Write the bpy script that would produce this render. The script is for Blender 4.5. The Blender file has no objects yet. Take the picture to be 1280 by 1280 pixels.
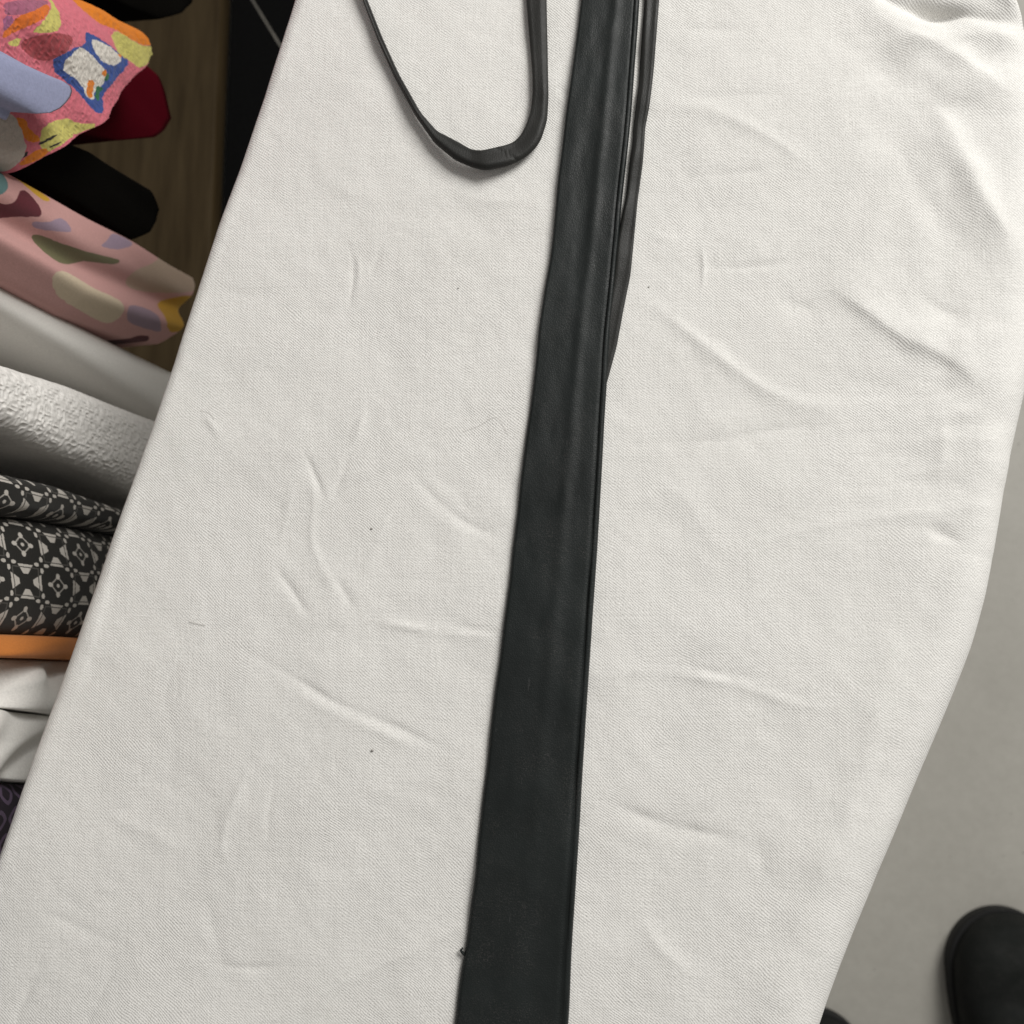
import bpy, math, random
import numpy as np
from mathutils import Vector, Matrix, noise

random.seed(3); np.random.seed(3)
scene = bpy.context.scene
COL = scene.collection

# ------------------------------------------------------------------ camera
F = 1372.0                       # focal length in photo pixels (photo is 1280 square)
CAM = np.array([0.0, 0.0, 1.40])
ZTOP = 0.90                      # height of the ironing board
def _n(v): return v / np.linalg.norm(v)
zc = _n(np.array([-120.0, 160.0, 1372.0]))
yc = _n(np.array([0, 1.0, 0]) - zc * zc[1])
xc = np.cross(yc, zc)
RW = np.array([xc, yc, zc])      # camera -> world
cam_d = bpy.data.cameras.new('camera'); cam = bpy.data.objects.new('camera', cam_d); COL.objects.link(cam)
M4 = Matrix([list(RW[i]) + [CAM[i]] for i in range(3)] + [[0, 0, 0, 1]])
cam.matrix_world = M4
cam_d.sensor_width = 36; cam_d.sensor_fit = 'HORIZONTAL'; cam_d.lens = 36 * F / 1280
cam_d.clip_start = 0.02; cam_d.clip_end = 60
cam_d.dof.use_dof = True; cam_d.dof.focus_distance = 0.5; cam_d.dof.aperture_fstop = 13
scene.camera = cam

# ------------------------------------------------------------------ light
w = bpy.data.worlds.new("World"); scene.world = w; w.use_nodes = True
bg = w.node_tree.nodes['Background']; bg.inputs[0].default_value = (1.0, 0.975, 0.935, 1); bg.inputs[1].default_value = 0.26
def area(name, loc, target, size, power, col):
    l = bpy.data.lights.new(name, 'AREA'); l.energy = power; l.size = size; l.color = col
    o = bpy.data.objects.new(name, l); COL.objects.link(o); o.location = loc
    d = Vector(target) - Vector(loc); o.rotation_euler = d.to_track_quat('-Z', 'Y').to_euler()
    return o
area('ceiling_key', (1.32, 1.40, 2.45), (0.05, 0, 0.9), 1.15, 73, (1.0, 0.985, 0.955))
scene.view_settings.view_transform = 'Standard'; scene.view_settings.look = 'None'
scene.view_settings.exposure = 0.0; scene.view_settings.gamma = 1

# ------------------------------------------------------------------ pixel helpers
def ray(px, py):
    px = np.asarray(px, float); py = np.asarray(py, float)
    c = np.stack([(px - 640) / F, -(py - 640) / F, -np.ones_like(px)], -1)
    return c @ RW.T
def on_z(px, py, z):
    d = ray(px, py); t = (z - CAM[2]) / d[..., 2]
    return CAM + d * np.asarray(t)[..., None]
def on_x(px, py, x):
    d = ray(px, py); t = (x - CAM[0]) / d[..., 0]
    return CAM + d * np.asarray(t)[..., None]
def project(P):
    v = (P - CAM) @ RW
    return 640 + F * v[..., 0] / -v[..., 2], 640 - F * v[..., 1] / -v[..., 2]
def resample(pts, n):
    p = np.asarray(pts, float); s = np.r_[0, np.cumsum(np.linalg.norm(np.diff(p, axis=0), axis=1))]
    t = np.linspace(0, s[-1], n)
    return np.stack([np.interp(t, s, p[:, i]) for i in range(p.shape[1])], -1)
def smooth(p, k=3, it=2):
    p = p.copy()
    for _ in range(it):
        q = p.copy(); q[1:-1] = (p[:-2] + 2 * p[1:-1] + p[2:]) / 4; p = q
    return p
def in_poly(X, Y, poly):
    ins = np.zeros(X.shape, bool); n = len(poly)
    for i in range(n):
        x0, y0 = poly[i]; x1, y1 = poly[(i + 1) % n]
        if y0 == y1: continue
        c = ((Y < y0) != (Y < y1)) & (X < (x1 - x0) * (Y - y0) / (y1 - y0) + x0)
        ins ^= c
    return ins
def vnoise(P, scale, seed=0):          # cheap vectorised value noise, 2 or 3 columns
    Q = P * scale + seed * 17.31
    i = np.floor(Q).astype(np.int64); f = Q - i; f = f * f * (3 - 2 * f)
    D = P.shape[-1]; out = np.zeros(P.shape[:-1])
    for c in range(2 ** D):
        wgt = np.ones(P.shape[:-1]); h = np.zeros(P.shape[:-1], np.int64)
        for d in range(D):
            b = (c >> d) & 1
            wgt = wgt * (f[..., d] if b else 1 - f[..., d])
            h = h * 1103515245 + (i[..., d] + b) * (374761393 + 668265263 * d)
        h = (h ^ (h >> 13)) * 1274126177
        h = (h ^ (h >> 16)) & 0xFFFF
        out += wgt * (h / 65535.0)
    return out * 2 - 1
def fbm(P, scale, oct=3, seed=0):
    o = 0; a = 1
    for k in range(oct): o = o + a * vnoise(P, scale * 2 ** k, seed + k); a *= 0.5
    return o

# ------------------------------------------------------------------ object helpers
def mesh_obj(name, V, Fc, mat, parent=None, color=None, shade=True, uv=None):
    V = np.asarray(V, float)
    if parent is not None: V = V - np.array(parent.location)
    me = bpy.data.meshes.new(name)
    me.from_pydata(V.tolist(), [], [list(f) for f in Fc] if not isinstance(Fc, np.ndarray) else Fc.tolist())
    if color is not None:
        a = me.color_attributes.new('print', 'FLOAT_COLOR', 'POINT')
        c = np.ones((len(V), 4), np.float32); c[:, :3] = color
        a.data.foreach_set('color', c.ravel())
    if shade: me.polygons.foreach_set('use_smooth', [len(p.vertices) <= 4 for p in me.polygons])
    me.update()
    import bmesh
    bm = bmesh.new(); bm.from_mesh(me); bmesh.ops.recalc_face_normals(bm, faces=bm.faces); bm.to_mesh(me); bm.free()
    if mat: me.materials.append(mat)
    o = bpy.data.objects.new(name, me); COL.objects.link(o)
    if parent is not None: o.parent = parent
    return o
def empty(name, loc, label, cat, group=None):
    o = bpy.data.objects.new(name, None); COL.objects.link(o); o.location = loc; o.empty_display_size = .05
    tag(o, label, cat, group); return o
def tag(o, label, cat, group=None):
    o['label'] = label; o['category'] = cat
    if group: o['group'] = group
def grid_faces(nr, ncol, close=False):
    i = np.arange(nr - 1)[:, None]; m = ncol if close else ncol - 1
    j = np.arange(m)[None, :]; j2 = (j + 1) % ncol
    return np.stack([i * ncol + j, i * ncol + j2, (i + 1) * ncol + j2, (i + 1) * ncol + j], -1).reshape(-1, 4)
def loft(rings):                       # rings (n, m, 3) closed around m, capped
    n, m, _ = rings.shape
    V = rings.reshape(-1, 3); Fs = grid_faces(n, m, True).tolist()
    Fs.append(list(range(m))[::-1]); Fs.append(list(range((n - 1) * m, n * m)))
    return V, Fs
def tube(path, r, m=12):
    path = np.asarray(path, float); n = len(path); rings = []
    up = np.array([0.13, 0.31, 0.94])
    for i in range(n):
        t = _n(path[min(i + 1, n - 1)] - path[max(i - 1, 0)])
        a = _n(np.cross(t, up)) if abs(t @ up) < .98 else _n(np.cross(t, [1, 0, 0])); b = np.cross(t, a)
        an = np.linspace(0, 2 * np.pi, m, endpoint=False)[:, None]
        rr = r if np.isscalar(r) else r[i]
        rings.append(path[i] + rr * (np.cos(an) * a + np.sin(an) * b))
    return loft(np.array(rings))
def box(x0, x1, y0, y1, z0, z1, bev=0.003):
    pr = [(x0 + bev, y0), (x1 - bev, y0), (x1, y0 + bev), (x1, y1 - bev), (x1 - bev, y1), (x0 + bev, y1), (x0, y1 - bev), (x0, y0 + bev)]
    pr = np.array(pr); c = pr.mean(0); ins = c + (pr - c) * (1 - 2 * bev / max(x1 - x0, y1 - y0))
    R = [np.c_[ins, np.full(8, z0)], np.c_[pr, np.full(8, z0 + bev)], np.c_[pr, np.full(8, z1 - bev)], np.c_[ins, np.full(8, z1)]]
    return loft(np.array(R))

# ------------------------------------------------------------------ materials
class NT:
    def __init__(s, name, rough=.6, spec=.3):
        s.m = bpy.data.materials.new(name); s.m.use_nodes = True; s.t = s.m.node_tree
        s.b = s.t.nodes['Principled BSDF']; s.b.inputs['Roughness'].default_value = rough
        s.b.inputs['Specular IOR Level'].default_value = spec
    def n(s, typ, **kw):
        x = s.t.nodes.new(typ)
        for k, v in kw.items():
            if hasattr(x, k): setattr(x, k, v)
        return x
    def l(s, a, b): s.t.links.new(a, b)
    def coord(s, rot=(0, 0, 0), scale=(1, 1, 1)):
        tc = s.n('ShaderNodeTexCoord'); mp = s.n('ShaderNodeMapping')
        mp.inputs['Rotation'].default_value = rot; mp.inputs['Scale'].default_value = scale
        s.l(tc.outputs['Object'], mp.inputs[0]); return mp.outputs[0]
    def noise(s, vec, scale, detail=3, rough=.6):
        x = s.n('ShaderNodeTexNoise'); x.inputs['Scale'].default_value = scale; x.inputs['Detail'].default_value = detail
        x.inputs['Roughness'].default_value = rough; s.l(vec, x.inputs['Vector']); return x.outputs['Fac']
    def ramp(s, fac, stops):
        x = s.n('ShaderNodeValToRGB'); e = x.color_ramp.elements
        e[0].position, e[0].color = stops[0][0], (*stops[0][1], 1)
        e[1].position, e[1].color = stops[1][0], (*stops[1][1], 1)
        for p, c in stops[2:]:
            k = e.new(p); k.color = (*c, 1)
        s.l(fac, x.inputs[0]); return x.outputs[0]
    def math(s, op, a, b=None, c=None):
        x = s.n('ShaderNodeMath', operation=op)
        for i, v in enumerate((a, b, c)):
            if v is None: continue
            if isinstance(v, (int, float)): x.inputs[i].default_value = v
            else: s.l(v, x.inputs[i])
        return x.outputs[0]
    def mix(s, fac, a, b, mode='MIX'):
        x = s.n('ShaderNodeMix', data_type='RGBA', blend_type=mode)
        for sock, v in ((x.inputs['Factor'], fac), (x.inputs[6], a), (x.inputs[7], b)):
            if isinstance(v, (int, float)): sock.default_value = v
            elif isinstance(v, tuple): sock.default_value = (*v, 1)
            else: s.l(v, sock)
        return x.outputs[2]
    def bump(s, h, strength, dist, normal=None):
        x = s.n('ShaderNodeBump'); x.inputs['Strength'].default_value = strength; x.inputs['Distance'].default_value = dist
        s.l(h, x.inputs['Height'])
        if normal is not None: s.l(normal, x.inputs['Normal'])
        return x.outputs[0]
    def base(s, v):
        if isinstance(v, tuple): s.b.inputs['Base Color'].default_value = (*v, 1)
        else: s.l(v, s.b.inputs['Base Color'])
    def normal(s, v): s.l(v, s.b.inputs['Normal'])

def mat_cover():
    k = NT('white woven cotton', .9, .15)
    k.b.inputs['Sheen Weight'].default_value = .04
    v = k.coord(rot=(0, 0, math.radians(-8)))
    warp = k.n('ShaderNodeTexNoise'); warp.inputs['Scale'].default_value = 60; warp.inputs['Detail'].default_value = 2
    k.l(v, warp.inputs['Vector'])
    mv = k.n('ShaderNodeMix', data_type='VECTOR'); mv.inputs['Factor'].default_value = .0045
    k.l(v, mv.inputs[4]); k.l(warp.outputs['Color'], mv.inputs[5]); vv = mv.outputs[1]
    sp = k.n('ShaderNodeSeparateXYZ'); k.l(vv, sp.inputs[0])
    P = 2 * math.pi / 0.00140
    a = k.math('SINE', k.math('MULTIPLY', sp.outputs[0], P)); b = k.math('SINE', k.math('MULTIPLY', sp.outputs[1], P * .93))
    wmask = k.math('MULTIPLY_ADD', k.noise(v, 16, 3), 1.9, -.15)
    weave = k.math('MULTIPLY', k.math('MULTIPLY', a, b), wmask)                               # plain weave: over / under
    slubx = k.noise(k.coord(rot=(0, 0, math.radians(-8)), scale=(1, .06, 1)), 900, 2)
    sluby = k.noise(k.coord(rot=(0, 0, math.radians(-8)), scale=(.06, 1, 1)), 900, 2)
    fine = k.noise(v, 1500, 2)
    big = k.noise(v, 7, 3)
    h = k.math('ADD', k.math('MULTIPLY', weave, .6), k.math('ADD', k.math('MULTIPLY', slubx, .8), k.math('ADD', k.math('MULTIPLY', sluby, .8), k.math('MULTIPLY', fine, 1.4))))
    c = k.ramp(big, [(.3, (.775, .763, .735)), (.7, (.815, .804, .778))])
    c = k.mix(k.math('MULTIPLY', k.math('ADD', weave, 1), .5), c, k.mix(1.0, c, (.915, .91, .90), 'MULTIPLY'))
    fl = k.ramp(k.noise(v, 1100, 3, .7), [(.33, (.87, .868, .862)), (.64, (1.02, 1.02, 1.02))])
    k.base(k.mix(1.0, c, fl, 'MULTIPLY'))
    k.normal(k.bump(h, .7, .00025))
    return k.m
def mat_leather(name='black nappa leather', c=(.0092, .0118, .0114), rough=.5, crease=1.0):
    k = NT(name, rough, .26); v = k.coord()
    vor = k.n('ShaderNodeTexVoronoi', feature='DISTANCE_TO_EDGE'); vor.inputs['Scale'].default_value = 950; k.l(v, vor.inputs['Vector'])
    pores = k.math('MINIMUM', vor.outputs['Distance'], .25)
    n1 = k.noise(v, 55, 4); n2 = k.noise(v, 14, 3)
    h = k.math('ADD', k.math('MULTIPLY', pores, .6), k.math('MULTIPLY', n1, 1.5 * crease))
    k.normal(k.bump(h, .5, .0006))
    bc = k.ramp(n2, [(.3, tuple(x * .8 for x in c)), (.7, tuple(x * 1.4 for x in c))])
    dust = k.math('MULTIPLY', k.ramp(k.noise(v, 1400, 4, .75), [(.5, (0, 0, 0)), (.72, (1, 1, 1))]), k.ramp(k.noise(v, 30, 5, .7), [(.46, (0, 0, 0)), (.7, (1, 1, 1))]))
    bc = k.mix(k.math('MULTIPLY', dust, .8), bc, (.075, .068, .066))
    scuff = k.noise(k.coord(rot=(0, 0, .1), scale=(1, .25, 1)), 420, 3, .7)
    bc = k.mix(k.ramp(scuff, [(.68, (0, 0, 0)), (.76, (.35, .35, .35))]), bc, (.07, .07, .07))
    k.base(bc)
    r = k.ramp(n1, [(.3, (rough - .05,) * 3), (.75, (rough + .12,) * 3)]); k.l(r, k.b.inputs['Roughness'])
    return k.m
def mat_cloth(name, c=None, rough=.9, weave=900, bump=.25, crinkle=0, spec=.2, sheen=.1):
    k = NT(name, rough, spec); k.b.inputs['Sheen Weight'].default_value = sheen; v = k.coord()
    f = k.noise(v, weave, 2)
    if c is None:
        a = k.n('ShaderNodeVertexColor'); a.layer_name = 'print'; col = a.outputs[0]
    else:
        col = k.mix(0.0, c, c)
    tint = k.ramp(f, [(.3, (.86, .86, .86)), (.7, (1, 1, 1))])
    k.base(k.mix(1.0, col, tint, 'MULTIPLY'))
    nn = k.bump(f, bump, .0004)
    k.normal(nn)
    return k.m
def mat_floor():
    k = NT('grey sealed floor', .5, .4); v = k.coord()
    s = k.noise(v, 70, 6, .78); b = k.noise(v, 5, 4); sp = k.noise(v, 480, 1)
    c = k.ramp(b, [(.3, (.335, .321, .286)), (.7, (.39, .375, .336))])
    c = k.mix(1.0, c, k.ramp(s, [(.36, (.95, .95, .945)), (.64, (1.03, 1.03, 1.03))]), 'MULTIPLY')
    c = k.mix(k.ramp(sp, [(.72, (0, 0, 0)), (.78, (.45, .45, .45))]), c, (.42, .40, .36))
    sp2 = k.noise(k.coord(scale=(1, 1.2, 1)), 130, 1)
    c = k.mix(k.ramp(sp2, [(.76, (0, 0, 0)), (.80, (.7, .7, .7))]), c, (.06, .055, .05))
    k.base(c); k.normal(k.bump(s, .25, .001)); return k.m
def mat_plain(name, c, rough=.5, spec=.4, metal=0, nscale=40, var=.25, bump=.1):
    k = NT(name, rough, spec); v = k.coord(); n = k.noise(v, nscale, 4)
    k.base(k.ramp(n, [(.3, tuple(x * (1 - var) for x in c)), (.7, tuple(x * (1 + var) for x in c))]))
    k.b.inputs['Metallic'].default_value = metal; k.normal(k.bump(n, bump, .001)); return k.m
def mat_wood():
    k = NT('brown laminate', .42, .15); v = k.coord(scale=(12, 1, 12)); n = k.noise(v, 7, 5)
    k.base(k.ramp(n, [(.3, (.030, .0195, .0085)), (.7, (.056, .039, .019))])); k.normal(k.bump(n, .1, .001)); return k.m

# ------------------------------------------------------------------ setting: floor
fl = mesh_obj('floor', [(-5, -5, 0), (5, -5, 0), (5, 5, 0), (-5, 5, 0)], [[0, 1, 2, 3]], mat_floor(), shade=False)
fl['kind'] = 'structure'

# ------------------------------------------------------------------ ironing board
board = empty('ironing_board', (0.02, 0.1, 0), 'padded pressing board under a rumpled white cotton cover, the belt lying on it', 'ironing board')
LP = [(500, -420), (430, -200), (370, 0), (348, 68), (310, 177), (273, 279), (236, 395), (200, 511), (150, 647), (110, 760), (56, 905), (0, 1065), (-70, 1260), (-130, 1450), (-100, 1620), (60, 1790), (300, 1880)]
RP = [(1150, -420), (1225, -100), (1262, -22), (1275, 0), (1285, 16), (1300, 70), (1306, 200), (1300, 350), (1288, 470), (1278, 525), (1264, 591), (1255, 631), (1245, 692), (1227, 765), (1211, 826), (1186, 882), (1159, 963), (1132, 1025), (1106, 1081), (1078, 1158), (1053, 1215), (1035, 1272), (960, 1450), (860, 1640), (700, 1790), (480, 1880)]
# (points, height mm, width on the upper side, width on the lower side), going rightwards / downwards
CR = [
 ([(1010, 345), (1044, 362), (1126, 422), (1187, 447), (1243, 504)], 3.4, 34, 14),
 ([(775, 352), (788, 361), (874, 426), (943, 479), (991, 504), (1070, 512)], 1.0, 13, 14),
 ([(1130, 120), (1170, 140), (1190, 170), (1219, 235), (1268, 309), (1300, 380)], 4.0, 24, 34),
 ([(1085, 130), (1121, 183), (1166, 260), (1200, 330)], -1.6, 24, 30),
 ([(1075, -10), (1102, 30), (1152, 54), (1186, 69), (1240, 105), (1290, 140)], 5.4, 20, 36),
 ([(1060, -40), (1110, 0), (1145, 14), (1200, 17), (1300, 36)], -5.5, 13, 13),
 ([(1180, 52), (1215, 44), (1250, 44), (1295, 60)], 2.6, 12, 16),
 ([(1235, -40), (1258, 2), (1284, 40)], 4.0, 12, 12),
 ([(1015, 20), (1060, 55), (1100, 100), (1140, 118)], -1.5, 28, 26),
 ([(825, 32), (860, 38), (945, 38)], -.35, 8, 8),
 ([(820, 118), (880, 124), (950, 118), (1010, 122)], -.35, 10, 10),
 ([(812, 132), (890, 138), (960, 170), (1020, 215), (1052, 226)], .55, 10, 12),
 ([(800, 215), (870, 222), (960, 214), (1010, 205)], -.35, 9, 9),
 ([(876, 300), (880, 330), (877, 368)], .5, 5, 5),
 ([(880, 336), (940, 334), (1010, 325)], -.4, 7, 7),
 ([(795, 285), (830, 300), (860, 302)], .4, 8, 9),
 ([(960, 372), (1000, 380), (1030, 395)], -.7, 10, 16),
 ([(1140, 360), (1180, 390), (1215, 400)], -.8, 12, 14),
 ([(755, 554), (882, 553), (987, 534), (1075, 528)], -.4, 8, 10),
 ([(1175, 508), (1178, 560), (1174, 610)], .9, 9, 16),
 ([(1150, 660), (1178, 668), (1215, 685)], -.9, 14, 10),
 ([(1178, 610), (1172, 660), (1150, 730), (1117, 777), (1112, 830), (1097, 907), (1049, 1044), (1000, 1146), (970, 1240), (920, 1400)], 1.5, 30, 34),
 ([(750, 834), (850, 843), (920, 855), (990, 880), (1075, 892)], .55, 9, 10),
 ([(850, 832), (900, 842), (960, 850)], -.35, 6, 6),
 ([(733, 992), (781, 1012), (842, 1034), (960, 1057)], -.75, 9, 14),
 ([(800, 1130), (815, 1180), (880, 1230)], .4, 14, 14),
 ([(930, 1020), (960, 1080), (930, 1150)], -.6, 22, 22),
 ([(424, 284), (443, 318), (440, 360), (431, 405)], -.45, 6, 5), ([(436, 300), (449, 330), (447, 365)], .35, 5, 6),
 ([(482, 300), (470, 325), (459, 352)], -.35, 6, 6),
 ([(374, 555), (392, 590), (410, 636)], -.6, 6, 7), ([(442, 556), (425, 600), (411, 636)], -.4, 6, 7),
 ([(457, 507), (450, 530), (441, 560)], .4, 7, 7), ([(369, 598), (358, 640), (347, 688)], .45, 8, 9),
 ([(382, 570), (395, 625), (386, 676), (410, 724), (438, 767)], .5, 7, 8), ([(448, 770), (430, 740), (418, 715)], -.45, 6, 6),
 ([(339, 702), (365, 738), (391, 776)], -.6, 6, 7), ([(507, 600), (475, 667), (447, 745)], .35, 9, 10),
 ([(504, 575), (540, 623), (589, 659), (640, 678)], -.6, 7, 9), ([(515, 618), (550, 648), (590, 672)], .35, 7, 9),
 ([(445, 772), (515, 785), (625, 801)], .6, 8, 8), ([(560, 782), (630, 790)], -.3, 6, 6),
 ([(268, 790), (312, 818), (369, 846), (410, 875), (475, 899), (560, 938), (605, 955)], -.65, 6, 7), ([(340, 846), (400, 884), (470, 912), (560, 950)], .4, 7, 12),
 ([(319, 940), (300, 985), (277, 1041), (277, 1100)], .6, 10, 10), ([(345, 960), (340, 1000), (333, 1020), (336, 1062)], -.55, 9, 6),
 ([(40, 1133), (117, 1168), (180, 1190)], -.45, 8, 9), ([(250, 1203), (310, 1212), (370, 1208)], -.4, 7, 7),
 ([(49, 1215), (30, 1250), (12, 1300)], -.7, 7, 7), ([(150, 1200), (120, 1255), (100, 1300)], -.5, 10, 10),
 ([(252, 512), (275, 548)], .4, 7, 6), ([(370, 80), (470, 102), (560, 100)], -.25, 9, 9),
 ([(694, 104), (706, 116), (716, 122)], -.6, 6, 6), ([(690, 112), (704, 126), (714, 130)], .4, 5, 6),
 ([(540, 225), (600, 252), (660, 250), (690, 258)], .35, 12, 12), ([(560, 260), (620, 300), (690, 320)], -.25, 18, 18),
 ([(330, 130), (300, 210), (255, 340), (205, 500), (165, 610), (118, 790), (78, 905), (10, 1100)], .85, 7, 42),
 ([(230, 350), (300, 370), (420, 362)], -.2, 12, 12), ([(110, 1010), (180, 1040), (250, 1075)], .3, 14, 14),
]
def crease_h(X, Y):
    H = np.zeros(X.shape)
    for pts, h, wu, wl in CR:
        if max(wu, wl) <= 14: h, wu, wl = h * 1.35, wu * .9, wl * .9
        p = resample(pts, max(12, int(np.linalg.norm(np.diff(np.array(pts, float), axis=0), axis=1).sum() / 12)))
        p = smooth(p, it=3)
        m = max(wu, wl) * 3
        box_ = (X > p[:, 0].min() - m) & (X < p[:, 0].max() + m) & (Y > p[:, 1].min() - m) & (Y < p[:, 1].max() + m)
        if not box_.any(): continue
        x = X[box_]; y = Y[box_]
        best = np.full(x.shape, 1e9); sd = np.zeros(x.shape); par = np.zeros(x.shape)
        n = len(p) - 1
        for i in range(n):
            a = p[i]; d = p[i + 1] - a; L2 = d @ d
            t = np.clip(((x - a[0]) * d[0] + (y - a[1]) * d[1]) / L2, 0, 1)
            ex = x - a[0] - t * d[0]; ey = y - a[1] - t * d[1]; dist = np.hypot(ex, ey)
            upd = dist < best
            best[upd] = dist[upd]; par[upd] = (i + t[upd]) / n
            sd[upd] = (d[0] * ey - d[1] * ex)[upd]
        wob = 1 + .25 * vnoise(np.stack([x, y], -1), .03, 5)
        ww = np.where(sd > 0, wl, wu) * wob
        tp = np.clip(np.minimum(par, 1 - par) / .42, 0, 1); tp = tp * tp * (3 - 2 * tp)
        tp = tp * (.78 + .5 * vnoise(np.stack([x, y], -1), .021, 11))
        H[box_] += h * tp * np.exp(-((best / (ww * .82)) ** 2 + .04) ** .72 + .098)
    return H * .001
def cloth_height(X, Y, mm):
    """relief of the cover (m) at board-plane points; X,Y photo pixels, mm world xy"""
    H = crease_h(X, Y) * 1.0
    wp = np.stack([vnoise(mm, 9, 21), vnoise(mm, 9, 22)], -1) * .035
    q = (mm + wp) @ np.array([[.86, -.5], [.5, .86]]) * np.array([.75, 1.25])
    msk = np.clip(.25 + vnoise(mm, 7, 31) * 1.2, 0, 1)
    H = H + .00055 * msk * np.clip(1 - 3.6 * np.abs(vnoise(q, 13, 12)), 0, 1) ** 1.5 - .00038 * np.clip(.2 + vnoise(mm, 8, 37) * 1.3, 0, 1) * np.clip(1 - 4.0 * np.abs(vnoise(q + .3, 21, 14)), 0, 1) ** 1.5
    H = H + .0007 * np.clip((X - 980) / 160, 0, 1) * np.clip((760 - Y) / 250, 0, 1) * fbm(q, 42, 3, 41)
    H = H + .0011 * fbm(mm, 11, 2, 1) + .00030 * fbm(mm, 45, 3, 9) + .00007 * fbm(mm, 210, 2, 4)
    return H
NR = 760
Lp = smooth(resample(LP, NR), it=60); Rp = smooth(resample(RP, NR), it=420)
# pair rows by matching photo y so that rows run straight across
yy = np.linspace(-420, 1880, NR)
def by_y(P): return np.interp(yy, P[:, 1], P[:, 0])
Lw = on_z(by_y(Lp), yy, ZTOP - .004); Rw = on_z(by_y(Rp), yy, ZTOP - .012)
rl, rr_ = .007, .020
NC = 560
rows = []
width = (Rw - Lw)[:, :2]
wl = np.linalg.norm(width, axis=1); ux = width / wl[:, None]
nr_ = np.linspace(0, 1, NC)
al = np.linspace(0, np.pi / 2, 10)
shrink = np.clip(wl / .12, .05, 1)
for i in range(NR):
    a, b = rl * shrink[i], rr_ * shrink[i]
    s = [0, 0]; z = [-.055, -.03]
    s += list(a - a * np.cos(al)); z += list(-a + a * np.sin(al))
    inner = np.linspace(a, wl[i] - b, NC)[1:-1]; s += list(inner); z += [0.0] * len(inner)
    s += list(wl[i] - b + b * np.sin(al)); z += list(-b + b * np.cos(al))
    s += [wl[i], wl[i] - .004]; z += [-.035, -.06]
    s = np.array(s); z = np.array(z)
    rows.append(np.c_[Lw[i, :2] + s[:, None] * ux[i], ZTOP + z])
CV = np.array(rows); NCC = CV.shape[1]
PX, PY = project(CV.reshape(-1, 3)); mm = CV.reshape(-1, 3)[:, :2]
Hc = cloth_height(PX, PY, mm).reshape(NR, NCC)
fade = np.ones(NCC); fade[:3] = .25; fade[-4:] = .4
CV[:, :, 2] += Hc * fade
CV[:, -10:, :2] += (vnoise(CV[:, -10:, :], 14, 3) * .0022)[..., None] * ux[:, None, :]
CV[:, :8, :2] += (vnoise(CV[:, :8, :], 17, 6) * .0012)[..., None] * ux[:, None, :]
Vc, Fcv = CV.reshape(-1, 3), grid_faces(NR, NCC).tolist()
Fcv.append(list(range(NCC))); Fcv.append(list(range((NR - 1) * NCC, NR * NCC))[::-1])
M_cover = mat_cover()
mesh_obj('cover', Vc, Fcv, M_cover, board)
def surf(px, py):
    """world point on the cover under photo pixel"""
    P = on_z(px, py, ZTOP); h = cloth_height(np.asarray(px, float), np.asarray(py, float), P[..., :2])
    return P, ZTOP + h
# board plate and legs under the cover
M_metal = mat_plain('dark painted steel', (.03, .03, .032), .35, .5, .6)
sel = np.linspace(10, NR - 11, 60).astype(int)
pl = []
for i in sel:
    c = (Lw[i] + Rw[i]) / 2; hw = wl[i] / 2 - .016
    pl.append((c[:2] - ux[i] * hw, c[:2] + ux[i] * hw))
pl = np.array(pl); out = np.r_[pl[:, 0], pl[::-1, 1]]
mesh_obj('plate', *loft(np.array([np.c_[out, np.full(len(out), ZTOP - .05)], np.c_[out, np.full(len(out), ZTOP - .028)]])), M_metal, board)
for (x0, y0, x1, y1) in ((-.06, .62, -.12, -.28), (.16, .62, .10, -.28), (-.08, -.26, -.20, .74), (.0, -.22, .24, .74)):
    pth = resample([(x0, y0, ZTOP - .06), (x1, y1, .012)], 8)
    mesh_obj('leg', *tube(pth, .011), M_metal, board)
f1 = on_z([325, 352], [16, 60], .012)
mesh_obj('foot', *tube(resample([f1[0] + (f1[0] - f1[1]) * 1.2, f1[1] + (f1[1] - f1[0]) * 3], 6), .0026), mat_plain('worn steel', (.16, .15, .13), .5, .5, .3), board)

# ------------------------------------------------------------------ belt
belt = empty('leather_belt', tuple(on_z(680., 640., ZTOP)), 'black leather tie belt, wide panel lying flat with a thin strap looping beside it', 'belt')
M_lea = mat_leather(); M_lea2 = mat_leather('black strap leather', (.018, .018, .0165), .5, .5)
PLf = [(735, -120), (727, 0), (711, 115), (700, 200), (690, 300), (675, 400), (664.5, 490), (657.4, 545), (639, 700), (627, 795), (616.5, 880), (599, 1033), (587, 1149), (577.5, 1200), (567.5, 1280), (548, 1440), (520, 1640)]
PRt = [(806, -120), (800.6, 0), (790, 144), (777, 262), (768, 360), (761.5, 430), (758, 500), (752.6, 600), (746.5, 700), (740, 790), (734, 880), (724, 1055), (715.6, 1180), (711, 1280), (704, 1440), (696, 1640)]
yb = np.linspace(-120, 1640, 420)
xl = np.interp(yb, *np.array(PLf)[:, ::-1].T); xr = np.interp(yb, *np.array(PRt)[:, ::-1].T)
ks = np.ones(15) / 15
def sm1(a): return np.convolve(np.pad(a, 7, 'edge'), ks, 'valid')
def sm_lin(a):                          # smooth keeping end slopes
    q = np.r_[2 * a[0] - a[7:0:-1], a, 2 * a[-1] - a[-2:-9:-1]]; return np.convolve(q, ks, 'valid')
xl = sm_lin(xl); xr = sm_lin(xr) - .8
xl = xl + .8 * vnoise(np.stack([yb, yb * 0], -1), .022, 3); xr = xr + .6 * vnoise(np.stack([yb, yb * 0], -1), .018, 8)
U = np.linspace(0, 1, 41)
rings = []; ridge = []
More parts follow.
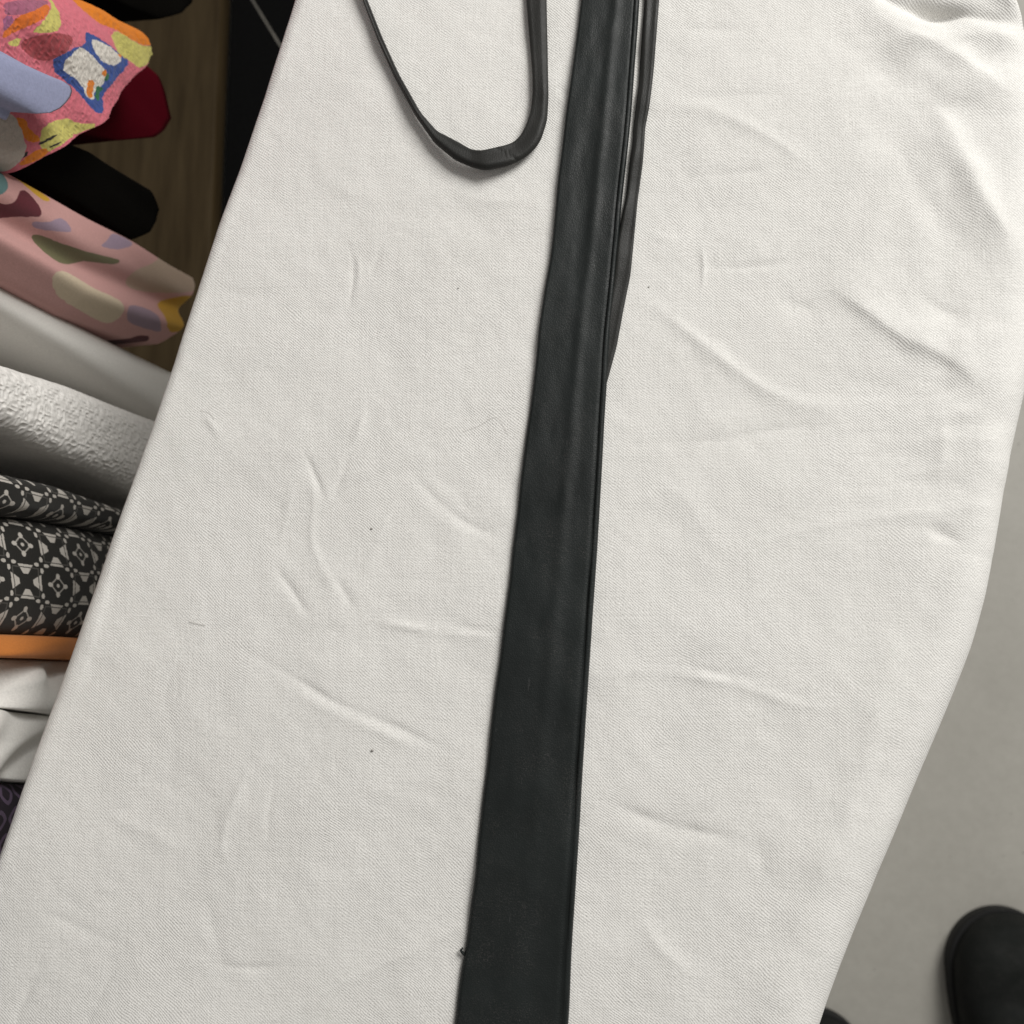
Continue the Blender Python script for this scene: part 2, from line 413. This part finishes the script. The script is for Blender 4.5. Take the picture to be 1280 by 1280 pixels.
Z_belt_off = .0005
ctr_px = (xl + xr) / 2
_, zl = surf(ctr_px, yb); zl = sm_lin(zl)
for i, y in enumerate(yb):
    px = xl[i] + (xr[i] - xl[i]) * U
    tt = y / 1280
    e = np.minimum(U, 1 - U)
    rnd = np.sqrt(np.clip(1 - (1 - np.clip(e / .035, 0, 1)) ** 2, 0, 1)) * .0016
    cr = .0008 * np.exp(-((U - (.60 - .05 * tt)) / .085) ** 2) * np.clip(1.25 - tt * 1.0, .15, 1)
    cr += .0003 * np.exp(-((U - .2) / .16) ** 2) * (.5 + .5 * math.sin(tt * 9 + 1))
    cr += .00045 * np.exp(-((U - .45) / .12) ** 2) * np.exp(-((tt - .93) / .06) ** 2)
    cr -= .0009 * np.exp(-((U - .925) / .018) ** 2)                 # groove inside the folded edge
    cr += .0005 * np.exp(-((U - .965) / .02) ** 2)
    cr += .0024 * np.clip(.5 - U, 0, 1) * (.35 + .2 * math.sin(tt * 6))      # left edge lifts a little
    nn = fbm(np.stack([U * 3, np.full_like(U, tt * 14)], -1), 1.0, 3, 2) * .00035
    P0 = on_z(px, np.full_like(px, y), ZTOP + .003)
    ztop = zl[i] + Z_belt_off + .0009 + rnd + cr + nn
    top = np.c_[P0[:, :2], ztop]; bot = np.c_[P0[:, :2], ztop - rnd - .0010]
    rings.append(np.r_[top, bot[::-1]])
rings = np.array(rings)
mesh_obj('panel', *loft(rings), M_lea, belt)
def strap(name, C, mat, kind):
    """C rows: edge A px, edge B px, lift (m), thickness (m); flattened leather tube with a folded ridge"""
    C = np.array(C, float); n = 520
    C = smooth(resample(C, n), it=20)
    m = 22; an = np.linspace(0, 2 * np.pi, m, endpoint=False)
    mid = (C[:, :2] + C[:, 2:4]) / 2
    _, zz = surf(mid[:, 0], mid[:, 1]); zz = smooth(zz[:, None], it=10)[:, 0]
    R = []
    for i in range(n):
        zb = zz[i] + C[i, 4]; th = C[i, 5]
        A = on_z(C[i, 0], C[i, 1], zb + th * .5); B = on_z(C[i, 2], C[i, 3], zb + th * .5)
        c = (A + B) / 2; hv = (B - A) / 2
        ca = np.sign(np.cos(an)) * np.abs(np.cos(an)) ** .75; sa = np.sign(np.sin(an)) * np.abs(np.sin(an)) ** .8
        s_ = i / n
        hgt = th * .5 * sa
        hgt = np.where(sa > 0, hgt + .0007 * np.exp(-((ca + .45 + .2 * math.sin(s_ * 14)) / .2) ** 2) - .0006 * np.exp(-((ca - .35 - .15 * math.sin(s_ * 11 + 2)) / .15) ** 2), hgt)
        hgt = hgt + .00025 * math.sin(s_ * 61 + 1) * (sa > 0)
        qx, qy = project(c + ca[:, None] * hv)
        dl = (qx - 622) * .5 - (qy - 187) * .866                      # the folded-over lap at the bottom of the loop
        hgt = hgt - np.where((sa > 0) & (np.abs(qx - 634) < 16) & (qy > 180) & (np.abs(ca) < .9), .0007 * np.exp(-(dl / 1.1) ** 2), 0)
        R.append(c + ca[:, None] * hv + np.c_[np.zeros(m), np.zeros(m), hgt])
    return mesh_obj(name, *loft(np.array(R)), mat, belt)
strap('tie_strap', [
 (425, -80, 431, -81, 0.0006, 0.004), (453, 0, 459, -1, 0.0006, 0.004), (472, 50, 478.5, 48, 0.0006, 0.004), (493, 97, 499.5, 94, 0.0006, 0.004), (518.6, 144, 526, 141, 0.0012, 0.0051),
 (543, 179, 547, 165, 0.002, 0.00425), (568.75, 200.27, 573.25, 177.73, 0.00375, 0.0034), (590, 209.3, 590, 187.3, 0.00375, 0.0034), (606.18, 213.29, 602.82, 188.71, 0.00375, 0.003825), (622.23, 210.28, 617.77, 185.22, 0.003375, 0.00357),
 (636.22, 207.28, 631.78, 181.72, 0.003, 0.00357), (656.78, 197.04, 642.22, 177.46, 0.002625, 0.0034), (670, 184.83, 651, 169.17, 0.00225, 0.0034), (676.95, 173.89, 658.05, 156.11, 0.001875, 0.0034), (684.12, 150.66, 663.38, 138.34, 0.0015, 0.0034), (685.75, 120.36, 665.75, 114.64, 0.001125, 0.0034),
 (685.25, 95.357, 665.25, 89.643, 0.00075, 0.0034), (684.29, 45.126, 661.21, 42.874, 0.00075, 0.0034), (683.3, 0, 657.7, 0, 0.00075, 0.0034), (682.3, -90, 652.7, -90, 0.00075, 0.0034)], M_lea2, 0)
strap('tie_strap', [
 (807, -90, 829, -90, 0.0002, 0.002), (805.5, 0, 824, 0, 0.0002, 0.002), (802, 46, 820.5, 46, 0.0002, 0.002), (799.5, 84, 817.5, 84, 0.0002, 0.00225), (798.5, 104, 815, 108, 0.0002, 0.002), (795, 131, 811.5, 135, 0.0002, 0.00225), (791.5, 159, 806.5, 160, 0.0002, 0.002),
 (790.5, 179, 805.5, 179, 0.0002, 0.0021), (786.5, 205, 803.5, 205, 0.0002, 0.00225), (782, 248, 797, 252, 0.0002, 0.0021), (771, 300, 791.5, 310, 0.0002, 0.002), (766, 340, 788, 345, 0.0002, 0.00175), (758, 381, 780, 384, 0.0002, 0.0015), (749, 430, 771, 433, 0.0002, 0.0014), (742, 470, 760, 474, 0.0002, 0.00125), (728, 520, 745, 524, 0.0002, 0.001), (716, 570, 733, 574, 0.0002, 0.001)], M_lea2, 0)
# raised folded edge along the right of the panel
Cp = np.stack([xr - 4.0, yb], -1)[::4]
pts = on_z(Cp[:, 0], Cp[:, 1], ZTOP + .004); pts[:, 2] = zl[::4] + Z_belt_off + .0019
mesh_obj('edge_fold', *tube(pts, .0011, 10), M_lea, belt)
# frayed stitch end on the left of the panel
q = on_z(577.5, 1192., ZTOP + .003); q[2] = surf(577.5, 1192.)[1] + .002
mesh_obj('thread_end', *tube(np.array([q + [0.001, -.001, 0], q, q + [-.0007, .001, .0004], q + [.0002, .0022, 0]]), [.0005, .0007, .0006, .0003], 8), M_lea, belt)

# ------------------------------------------------------------------ hanging garments
def dense(p, n):                       # most rows where the garment is in view
    p = np.asarray(p, float); q = resample(p, 2000); d = np.r_[0, np.cumsum(np.linalg.norm(np.diff(q, axis=0), axis=1))]
    so = np.interp(-12, q[:, 0], d); k = max(4, int(n * .12))
    t = np.r_[np.linspace(0, so, k)[:-1], np.linspace(so, d[-1], n - k + 1)]
    return np.stack([np.interp(t, d, q[:, i]) for i in (0, 1)], -1)
def chaikin(p, it):
    p = np.asarray(p, float)
    for _ in range(it):
        nx = np.roll(p, -1, 0); p = np.stack([.75 * p + .25 * nx, .25 * p + .75 * nx], 1).reshape(-1, 2)
    return p
def garment(name, A, B, X, mat, hem=None, label=None, cat=None, nu=60, nt=60, bulge=.014, lobes=None, fold=.004, seed=1, depth=.11, paint=None, crinkle=0, parent=None, tfreq=3.0, back=8, yfreq=24):
    """cloth hanging from the rail; A, B: its two visible edges in photo pixels from top to hem, laid on the vertical plane x = X"""
    A = dense(A, nt); B = dense(B, nt)
    u = np.linspace(0, 1, nu)
    PXg = A[:, None, 0] + (B - A)[:, None, 0] * u; PYg = A[:, None, 1] + (B - A)[:, None, 1] * u
    if hem is not None:
        h = resample(hem, nu); tt = (np.linspace(0, 1, nt) ** 3)[:, None]
        PXg += tt * (h[None, :, 0] - PXg[-1][None]); PYg += tt * (h[None, :, 1] - PYg[-1][None])
    P = on_x(PXg, PYg, X)
    prof = lobes(u) if lobes else np.clip(1 - np.abs(2 * u - 1) ** 3, 0, 1) ** .5
    off = (prof[None, :] - 1) * bulge
    q = np.stack([P[..., 1], P[..., 2]], -1)
    off = off + fold * vnoise(np.stack([q[..., 0] * yfreq + q[..., 1] * tfreq * .5, q[..., 1] * tfreq], -1), 1.0, seed) + fold * .4 * vnoise(np.stack([q[..., 0] * 60, q[..., 1] * 14], -1), 1.0, seed + 5)
    if crinkle: off = off + crinkle * (1 - 2 * np.abs(vnoise(np.stack([q[..., 0] * 460, q[..., 1] * 360], -1), 1, seed + 8))) + crinkle * .6 * vnoise(q, 420, seed)
    P[..., 0] += off
    # sides and back: the cloth carries on behind, so the garment has real depth
    sb = (np.linspace(0, 1, back + 1)[1:])
    def side(col, sgn):
        s = np.repeat(P[:, [col]], back, 1).copy()
        s[..., 0] -= depth * sb[None]
        q2 = np.stack([s[..., 0], s[..., 2]], -1)
        s[..., 1] += (sgn * .004 * np.sin(sb * np.pi))[None] + fold * .5 * vnoise(np.stack([q2[..., 0] * 40, q2[..., 1] * 4], -1), 1, seed + 11)
        if crinkle: s[..., 1] += crinkle * vnoise(np.stack([q2[..., 0] * 130, q2[..., 1] * 40], -1), 1, seed + 3)
        return s
    Rr = np.concatenate([P, side(-1, -1), side(0, 1)[:, ::-1]], 1)
    n, m, _ = Rr.shape
    V, Fs = loft(Rr)
    color = None
    if paint is not None:
        colF = paint(PXg, PYg, P, u)
        cs1 = np.repeat(colF[:, -1:], back, 1); cs0 = np.repeat(colF[:, :1], back, 1)
        color = np.concatenate([colF, cs1, cs0], 1).reshape(-1, 3)
    if parent is not None: return mesh_obj(name, V, Fs, mat, parent, color)
    o = mesh_obj(name, V, Fs, mat, None, color)
    if label: tag(o, label, cat, 'garments hanging on the rail beside the board')
    return o
def ext(p0, p1, x=-420):
    """continue a visible edge up to the rail beyond the picture"""
    k = (p1[1] - p0[1]) / (p1[0] - p0[0]); return (x, p0[1] + k * (x - p0[0]))
def AB(*p): return [ext(p[0], p[1])] + list(p)
XG = -.31
def polys(base, lst, sc, org, rnd=2, jit=.4):
    L = [(chaikin([(x / sc + org[0], y / sc + org[1]) for x, y in p], rnd), c) for p, c in lst]
    def f(PXg, PYg, P, u):
        jx = jit * vnoise(np.stack([PXg, PYg], -1), .25, 3); jy = jit * vnoise(np.stack([PXg, PYg], -1), .25, 7)
        C = np.empty(PXg.shape + (3,)); C[:] = base
        for p, c in L: C[in_poly(PXg + jx, PYg + jy, p)] = c
        return C
    return f
PINK, ORG, YEL, BLU, WHT, GRN = (.60, .15, .19), (.66, .19, .012), (.52, .47, .13), (.035, .075, .27), (.66, .62, .56), (.02, .13, .05)
fancy = [
 ([(0, 0), (310, 0), (300, 40), (200, 80), (60, 120), (0, 110)], (.33, .11, .17)), ([(0, 110), (60, 130), (60, 200), (0, 240)], (.30, .10, .19)),
 ([(560, -400), (900, -100), (1060, 180), (1120, 250), (1150, 335), (1060, 320), (980, 290), (860, 210), (760, 170), (660, 90), (600, 20)], ORG),
 ([(840, 225), (900, 235), (990, 300), (1080, 330), (1160, 335), (1170, 400), (1030, 505), (960, 450), (880, 400), (840, 380)], YEL),
 ([(200, 60), (300, 30), (290, 80), (180, 160), (100, 220), (0, 290), (0, 240), (60, 180), (60, 130)], (.6, .14, .02)),
 ([(330, -60), (370, -60), (370, 90), (350, 210), (220, 250), (150, 230), (240, 120), (320, 60)], YEL), ([(40, 310), (130, 260), (120, 340), (60, 330)], YEL),
 ([(120, 300), (250, 240), (440, 260), (430, 320), (330, 440), (270, 450), (160, 380)], (.34, .06, .07)),
 ([(300, 460), (420, 350), (545, 335), (555, 225), (610, 250), (940, 430), (930, 470), (820, 570), (720, 680), (720, 790), (680, 835), (620, 800), (545, 690)], BLU),
 ([(360, 480), (480, 340), (540, 360), (690, 490), (720, 530), (720, 610), (650, 660), (640, 740), (570, 690), (555, 620)], WHT),
 ([(600, 330), (615, 275), (850, 390), (880, 430), (800, 480), (720, 470), (640, 410)], WHT),
 ([(590, 580), (650, 590), (640, 660), (620, 725), (580, 690)], ORG), ([(690, 510), (730, 510), (720, 560), (680, 545)], ORG),
 ([(720, 530), (760, 540), (740, 590), (710, 590)], GRN), ([(670, 620), (720, 640), (690, 690), (680, 740), (650, 720)], GRN), ([(840, 390), (880, 400), (885, 420), (850, 415)], ORG),
 ([(280, 920), (480, 850), (550, 900), (680, 905), (560, 980), (440, 1050), (370, 1120), (300, 1050)], YEL),
 ([(290, 1040), (400, 970), (405, 988), (300, 1062)], (.02, .015, .015)), ([(360, 1065), (460, 1018), (380, 1080)], (.02, .015, .015)), ([(225, 1110), (250, 1100), (255, 1140), (230, 1150)], (.02, .015, .015)),
 ([(90, 850), (180, 870), (200, 930), (300, 1010), (290, 1040), (200, 1020), (150, 930)], ORG), ([(270, 1110), (340, 1075), (390, 1110), (270, 1210), (230, 1190)], ORG),
 ([(-900, 500), (0, 780), (90, 840), (150, 920), (190, 1010), (240, 1080), (220, 1280), (100, 1260), (-900, 900)], (.47, .42, .37)),
]
floral = [
 ([(-400, -60), (0, 75), (40, 90), (75, 130), (90, 190), (75, 250), (40, 290), (0, 310), (-100, 280)], (.10, .19, .19)),
 ([(-60, 320), (0, 325), (60, 360), (95, 350), (120, 300), (160, 270), (200, 275), (240, 340), (262, 430), (200, 432), (100, 432), (60, 450), (0, 470), (-60, 460)], (.10, .012, .02)),
 ([(185, 185), (240, 205), (385, 320), (330, 345), (270, 310), (230, 260)], (.52, .30, .02)),
 ([(215, 455), (300, 465), (340, 445), (390, 435), (430, 470), (443, 522), (400, 522), (330, 515), (250, 500)], (.30, .22, .29)),
 ([(255, 535), (300, 535), (420, 590), (540, 635), (680, 670), (745, 690), (720, 715), (620, 700), (560, 690), (510, 712), (450, 710), (390, 690), (330, 630)], (.13, .12, .055)),
 ([(610, 605), (660, 580), (715, 515), (830, 575), (800, 605), (720, 630)], (.30, .22, .29)),
 ([(290, 770), (360, 745), (460, 790), (560, 860), (690, 910), (740, 960), (760, 1080), (600, 1010), (400, 900)], (.56, .46, .33)),
 ([(940, 690), (1000, 660), (1180, 720), (1230, 800), (1150, 890), (840, 870), (800, 760)], (.42, .31, .23)),
 ([(745, 950), (850, 960), (930, 1000), (950, 1060), (1010, 1120), (900, 1090), (790, 1050)], (.28, .20, .25)),
 ([(1020, 910), (1220, 890), (1150, 1020), (1070, 1130), (1000, 1090), (970, 1020)], (.48, .26, .02)), ([(890, 1140), (960, 1130), (1000, 1170), (960, 1200)], (.08, .01, .015)),
]
def geo_print(PXg, PYg, P, u):
    a = P[..., 1] / .0195 + 50.1; b = P[..., 2] / .030 + 50.4
    a = a + .06 * vnoise(np.stack([a, b], -1), .5, 2)
    ia = np.floor(a); ib = np.floor(b); x = (a - ia) * 2 - 1; y = (b - ib) * 2 - 1
    odd = ((ia + ib) % 2) > .5
    ax, ay = np.abs(x), np.abs(y)
    L = np.zeros(x.shape)
    tri = (np.maximum(ax, ay) > .42) & (np.minimum(ax, ay) < .14 + .62 * (np.maximum(ax, ay) - .42))
    L1 = np.where(tri & (np.maximum(ax, ay) < .94), 1, 0); L1 = np.where((np.maximum(ax, ay) > .74) & (np.maximum(ax, ay) < .80), .12, L1)
    oval = (((ax - .50) / .16) ** 2 + (ay / .125) ** 2 < 1) | (((ay - .50) / .16) ** 2 + (ax / .125) ** 2 < 1)
    ring = (np.abs(ax + ay - .48) < .05)
    dot = (x * x + y * y) < .010
    L2 = np.where(oval | dot, 1, np.where(ring, .75, 0))
    L = np.where(odd, L1, L2)
    edge = np.maximum(ax, ay) > .93
    corner = ((1 - ax) ** 2 / .030 + (1 - ay) ** 2 / .030 < 1)
    cdots = (((1 - ax - .30) / .16) ** 2 + ((1 - ay) / .10) ** 2 < 1) | (((1 - ay - .30) / .16) ** 2 + ((1 - ax) / .10) ** 2 < 1)
    L = np.where(edge, .0, L); L = np.where(cdots, 1, L); L = np.where(corner, 0, L)
    return np.array((.010, .009, .007)) + L[..., None] * np.array((.46, .43, .39))
def purple_print(PXg, PYg, P, u):
    T = .013; a = P[..., 1] / T + 60; b = P[..., 2] / T * .8 + 60 + .5 * (np.floor(a) % 2)
    x = (a - np.floor(a)) * 2 - 1; y = (b - np.floor(b)) * 2 - 1; r = np.abs(x) ** 1.4 + np.abs(y) ** 1.4
    L = ((r > .42) & (r < .85)).astype(float)
    return np.array((.018, .010, .022)) + L[..., None] * np.array((.12, .085, .14))

M_print = mat_cloth('printed cotton'); M_black = mat_cloth('black jersey', (.003, .0026, .002), sheen=0, spec=.03)
garment('patterned_garment', AB((-30, -75), (110, -8), (190, 38)), AB((-40, 172), (0, 196), (40, 214)), -.305, M_print,
        hem=[(186, 34), (192, 48), (197, 68), (188, 80), (172, 92), (150, 115), (132, 140), (128, 148), (108, 162), (84, 180), (62, 196), (42, 216)], label='crinkled pink, orange and blue patterned garment with a ragged yellow hem', cat='garment', nu=360, nt=420, fold=.009, bulge=.016, seed=4, depth=.22, paint=polys(PINK, fancy, 5.818, (0, 0), 1, .8), tfreq=9, crinkle=.0003)
garment('blue_shirt', AB((-30, 36), (0, 53), (60, 86)), AB((-30, 108), (0, 121), (25, 133)), -.283, mat_cloth('lavender blue chambray', (.27, .29, .43), weave=600, bump=.5),
        hem=[(70, 92), (86, 101), (94, 108), (95, 114), (92, 121), (86, 128), (78, 135), (66, 141), (52, 142), (38, 139)], label='pale lavender blue shirt tail with a rounded hem over the bright patterned garment', cat='shirt', nu=60, nt=80, bulge=.010, fold=.002, seed=6, depth=.005)
garment('red_garment', AB((60, -10), (150, 50), (198, 92)), AB((60, 150), (120, 168), (170, 176)), -.345, mat_cloth('dark red knit', (.06, .001, .005), sheen=0, spec=.03),
        hem=[(198, 92), (206, 118), (213, 148), (206, 162), (190, 172), (168, 174), (150, 176)], label='dark red garment hem hanging in shadow behind the bright patterned one', cat='garment', nu=40, nt=50, seed=9, depth=.3, fold=.003, bulge=.003)
garment('black_garment', AB((20, 150), (120, 190), (190, 238)), AB((0, 195), (100, 250), (170, 296)), -.335, M_black,
        hem=[(190, 236), (201, 262), (199, 276), (190, 290), (172, 300)], label='black garment hanging just above the pink floral one', cat='garment', nu=40, nt=50, seed=12, depth=.45, bulge=.004)
garment('black_garment', AB((60, -150), (150, -95), (235, -42)), AB((40, -60), (120, -15), (205, 22)), -.35, M_black,  # extra black cloth, added to shade and darken the upper left
        hem=[(235, -40), (243, -18), (240, 4), (228, 16), (205, 24)], label='added black garment darkening the top edge, behind the bright patterned garment', cat='garment', nu=40, nt=50, seed=13, depth=.45, bulge=.004)
garment('floral_garment', AB((38, 216), (180, 300), (226, 330), (246, 343)), AB((0, 334), (105, 393), (179, 421), (219, 431)), -.315, M_print,
        hem=[(240, 339), (248, 347), (247, 356), (241, 372), (232, 398), (222, 430)], label='pale pink garment printed with hearts, leaves and mustard dots', cat='garment', nu=300, nt=380, seed=15, fold=.005, bulge=.016, depth=.35, paint=polys((.52, .285, .265), floral, 4.741, (0, 180)),
        lobes=lambda u: np.sqrt(np.clip(1 - (2 * u - 1) ** 2, 0, 1)) - .55 * np.exp(-((u - .52) / .13) ** 2) + .35 * np.exp(-((u - .78) / .12) ** 2))
M_white = mat_cloth('smooth white satin', (.74, .72, .68), rough=.55, bump=.05, spec=.3)
garment('white_garment', AB((0, 347), (120, 408), (240, 468)), AB((0, 396), (84, 447), (230, 540)), -.335, M_white, label='smooth white garment between the pink floral and the crinkled white ones', cat='garment', nu=60, nt=80, seed=18, fold=.002, bulge=.02, depth=.45)
garment('crinkled_garment', AB((0, 447), (100, 480), (250, 540)), AB((0, 531), (162, 607), (230, 640)), -.31, mat_cloth('white crinkle gauze', (.74, .72, .69), bump=.4, weave=500), label='white crinkled seersucker garment beside the black and white print', cat='garment', nu=240, nt=420, seed=21, fold=.002, bulge=.016, depth=.45, crinkle=.0005, back=40)
geo = empty('printed_garment', (XG, on_x(60., 700., XG)[1], .5), 'black and white geometric print garment edged with an orange band', 'garment', 'garments hanging on the rail beside the board')
garment('front_fold', AB((0, 588), (80, 606), (152, 632), (230, 660)), AB((0, 642), (60, 648), (145, 663), (230, 676)), XG + .004, M_print, nu=160, nt=420, seed=24, fold=.003, bulge=.016, depth=.45, paint=geo_print, parent=geo)
garment('body', AB((0, 646), (60, 652), (145, 668), (230, 680)), AB((0, 792), (92, 796), (180, 800)), XG, M_print, nu=330, nt=420, seed=27, fold=.005, bulge=.010, depth=.45, paint=geo_print, parent=geo)
garment('hem_band', AB((0, 793), (92, 797), (180, 802)), AB((0, 821.5), (88, 824), (180, 828)), XG + .003, mat_cloth('orange cotton', (.50, .17, .035), bump=.1), nu=24, nt=60, seed=30, yfreq=60, fold=.006, tfreq=22, bulge=.003, depth=.45, parent=geo)
M_wc = mat_cloth('soft white cotton', (.78, .765, .73), bump=.2)
garment('white_shirt', AB((0, 823), (85, 826), (180, 830)), AB((0, 884), (62, 894), (180, 906)), XG - .002, M_wc, label='white cotton garment directly below the orange band', cat='shirt', nu=60, nt=110, seed=33, fold=.010, bulge=.005, depth=.45, tfreq=30, yfreq=62)
garment('white_shirt', AB((0, 886), (62, 896), (180, 910)), AB((0, 973), (36, 977), (180, 985)), XG - .002, M_wc, label='white cotton garment with a creased front next to the purple print', cat='shirt', nu=60, nt=110, seed=41, fold=.011, bulge=.005, depth=.45, tfreq=34, yfreq=70)
garment('purple_garment', AB((0, 975), (40, 980), (160, 990)), AB((-60, 1090), (0, 1096), (140, 1110)), XG - .004, M_print, label='dark purple garment with a pale ring print at the lower left', cat='garment', nu=240, nt=300, seed=44, fold=.004, bulge=.012, depth=.45, paint=purple_print)

# ------------------------------------------------------------------ clothes rack: rail above, brown base on the floor
rack = empty('clothes_rack', (-.55, .2, 0), 'clothes rack with a brown base board on the dark floor behind the garments', 'clothes rack')
b0 = on_z(178., 60., .03); b1 = on_z(266., 330., .03)
mesh_obj('base_board', *box(b0[0] - .25, b1[0], -.4, 1.1, .004, .045), mat_wood(), rack)
topz = 1.085
mesh_obj('rail', *tube(resample([(-.37, -.45, topz), (-.37, 1.1, topz)], 8), .012), M_metal, rack)
for yv in (-.44, 1.09):
    mesh_obj('post', *tube(resample([(-.37, yv, .04), (-.37, yv, topz)], 6), .014), M_metal, rack)
# black sheet added to darken the shaded gap between rack and board
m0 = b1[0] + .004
gap_o = mesh_obj('dark_gap_sheet', *box(m0, -.16, -.4, 1.4, .004, .014), mat_plain('flat black shade', (.004, .004, .004), .9, .05, 0, 300, .3, .3))
tag(gap_o, 'flat black shade sheet added to darken the gap between the brown base board and the ironing board', 'mat')

# ------------------------------------------------------------------ shoes
M_shoe = mat_leather('black shoe suede', (.004, .005, .0042), .8, .4)
M_sole = mat_plain('black shoe rubber', (.008, .008, .008), .7, .3)
def shoe(tip, hw, label):
    t = on_z(float(tip[0]), float(tip[1]), .035)
    root = empty('shoe', (t[0], t[1] - .14, 0), label, 'shoe', 'black shoes of the person standing at the board')
    st = np.linspace(0, 1, 60) ** 1.9; m = 40; an = np.linspace(0, 2 * np.pi, m, endpoint=False)
    Ru, Rs = [], []
    for s in st:
        wv = hw * math.sqrt(max(1 - (1 - min(s / .24, 1)) ** 2, 0)) * (1 - .18 * np.exp(-((s - .62) / .18) ** 2)) * (math.sqrt(max(1 - max(0, (s - .9) / .1) ** 2, 0)) if s > .9 else 1)
        wv = max(wv, .002); y = t[1] - s * .29
        hh = .030 + .022 * min(1, s / .18) + .050 * np.clip((s - .30) / .4, 0, 1)
        x = t[0] + .004 * math.sin(s * 3)
        ca, sa = np.cos(an), np.sin(an)
        zz = np.where(sa > 0, .028 + (hh - .0) * np.abs(sa) ** .8 * min(1, wv / (hw * .5)), .026 + .004 * sa)
        Ru.append(np.c_[x + wv * .95 * np.sign(ca) * np.abs(ca) ** .85, np.full(m, y), zz])
        Rs.append(np.c_[x + wv * 1.0 * np.sign(ca) * np.abs(ca) ** .8, np.full(m, y + .002), np.where(sa > 0, .027, .001)])
    mesh_obj('upper', *loft(np.array(Ru)), M_shoe, root)
    mesh_obj('sole', *loft(np.array(Rs)), M_sole, root)
    for k, s in enumerate((.42, .50, .58)):
        y = t[1] - s * .29; z = .028 + .030 + .022 + .050 * np.clip((s - .30) / .4, 0, 1) + .003
        xs = np.linspace(-.028, .028, 12)
        p = np.c_[t[0] + xs, y + .010 * np.sin(xs * 60), z - 6.5 * xs ** 2]
        mesh_obj('lace', *tube(p, .003, 8), M_sole, root)
    return root
shoe((1258, 1142), .066, 'black shoe with a rounded toe on the grey floor, right of the board')
shoe((1024, 1271), .060, 'black shoe almost wholly hidden under the edge of the board')

# ------------------------------------------------------------------ lint on the cover
VS, FS = [], []
def add(V, Fs):
    b = len(VS); VS.extend(np.asarray(V).tolist()); FS.extend([[i + b for i in f] for f in Fs])
for x, y, r in ((573, 360, 1.3), (465, 661, 1.9), (466, 938, 2.3), (811, 359, 1.3), (1000, 350, .9)):
    P, z = surf(float(x), float(y)); r = r * .00026
    c = np.array([P[0], P[1], z + r * .5])
    add(*tube(np.array([c + [-r, .3 * r, 0], c + [-.4 * r, 0, .2 * r], c + [.4 * r, .2 * r, .2 * r], c + [r, -.2 * r, 0]]), [r * .35, r * .85, r * .8, r * .3], 7))
def fib(pts, r):
    p = smooth(resample(pts, 24), it=3); P, z = surf(p[:, 0], p[:, 1]); P = P.copy(); P[:, 2] = z + .0004
    add(*tube(P, r, 6))
fib([(578, 540), (600, 532), (618, 520), (626, 526), (636, 545)], .00004)
fib([(236, 777), (248, 780), (257, 782)], .00008)
fib([(250, 513), (262, 516), (268, 524)], .00006)
lint = mesh_obj('lint', VS, FS, mat_plain('grey lint', (.36, .34, .32), .9, .1))
lint['kind'] = 'stuff'; lint['label'] = 'dark lint specks and loose fibres on the white cover'
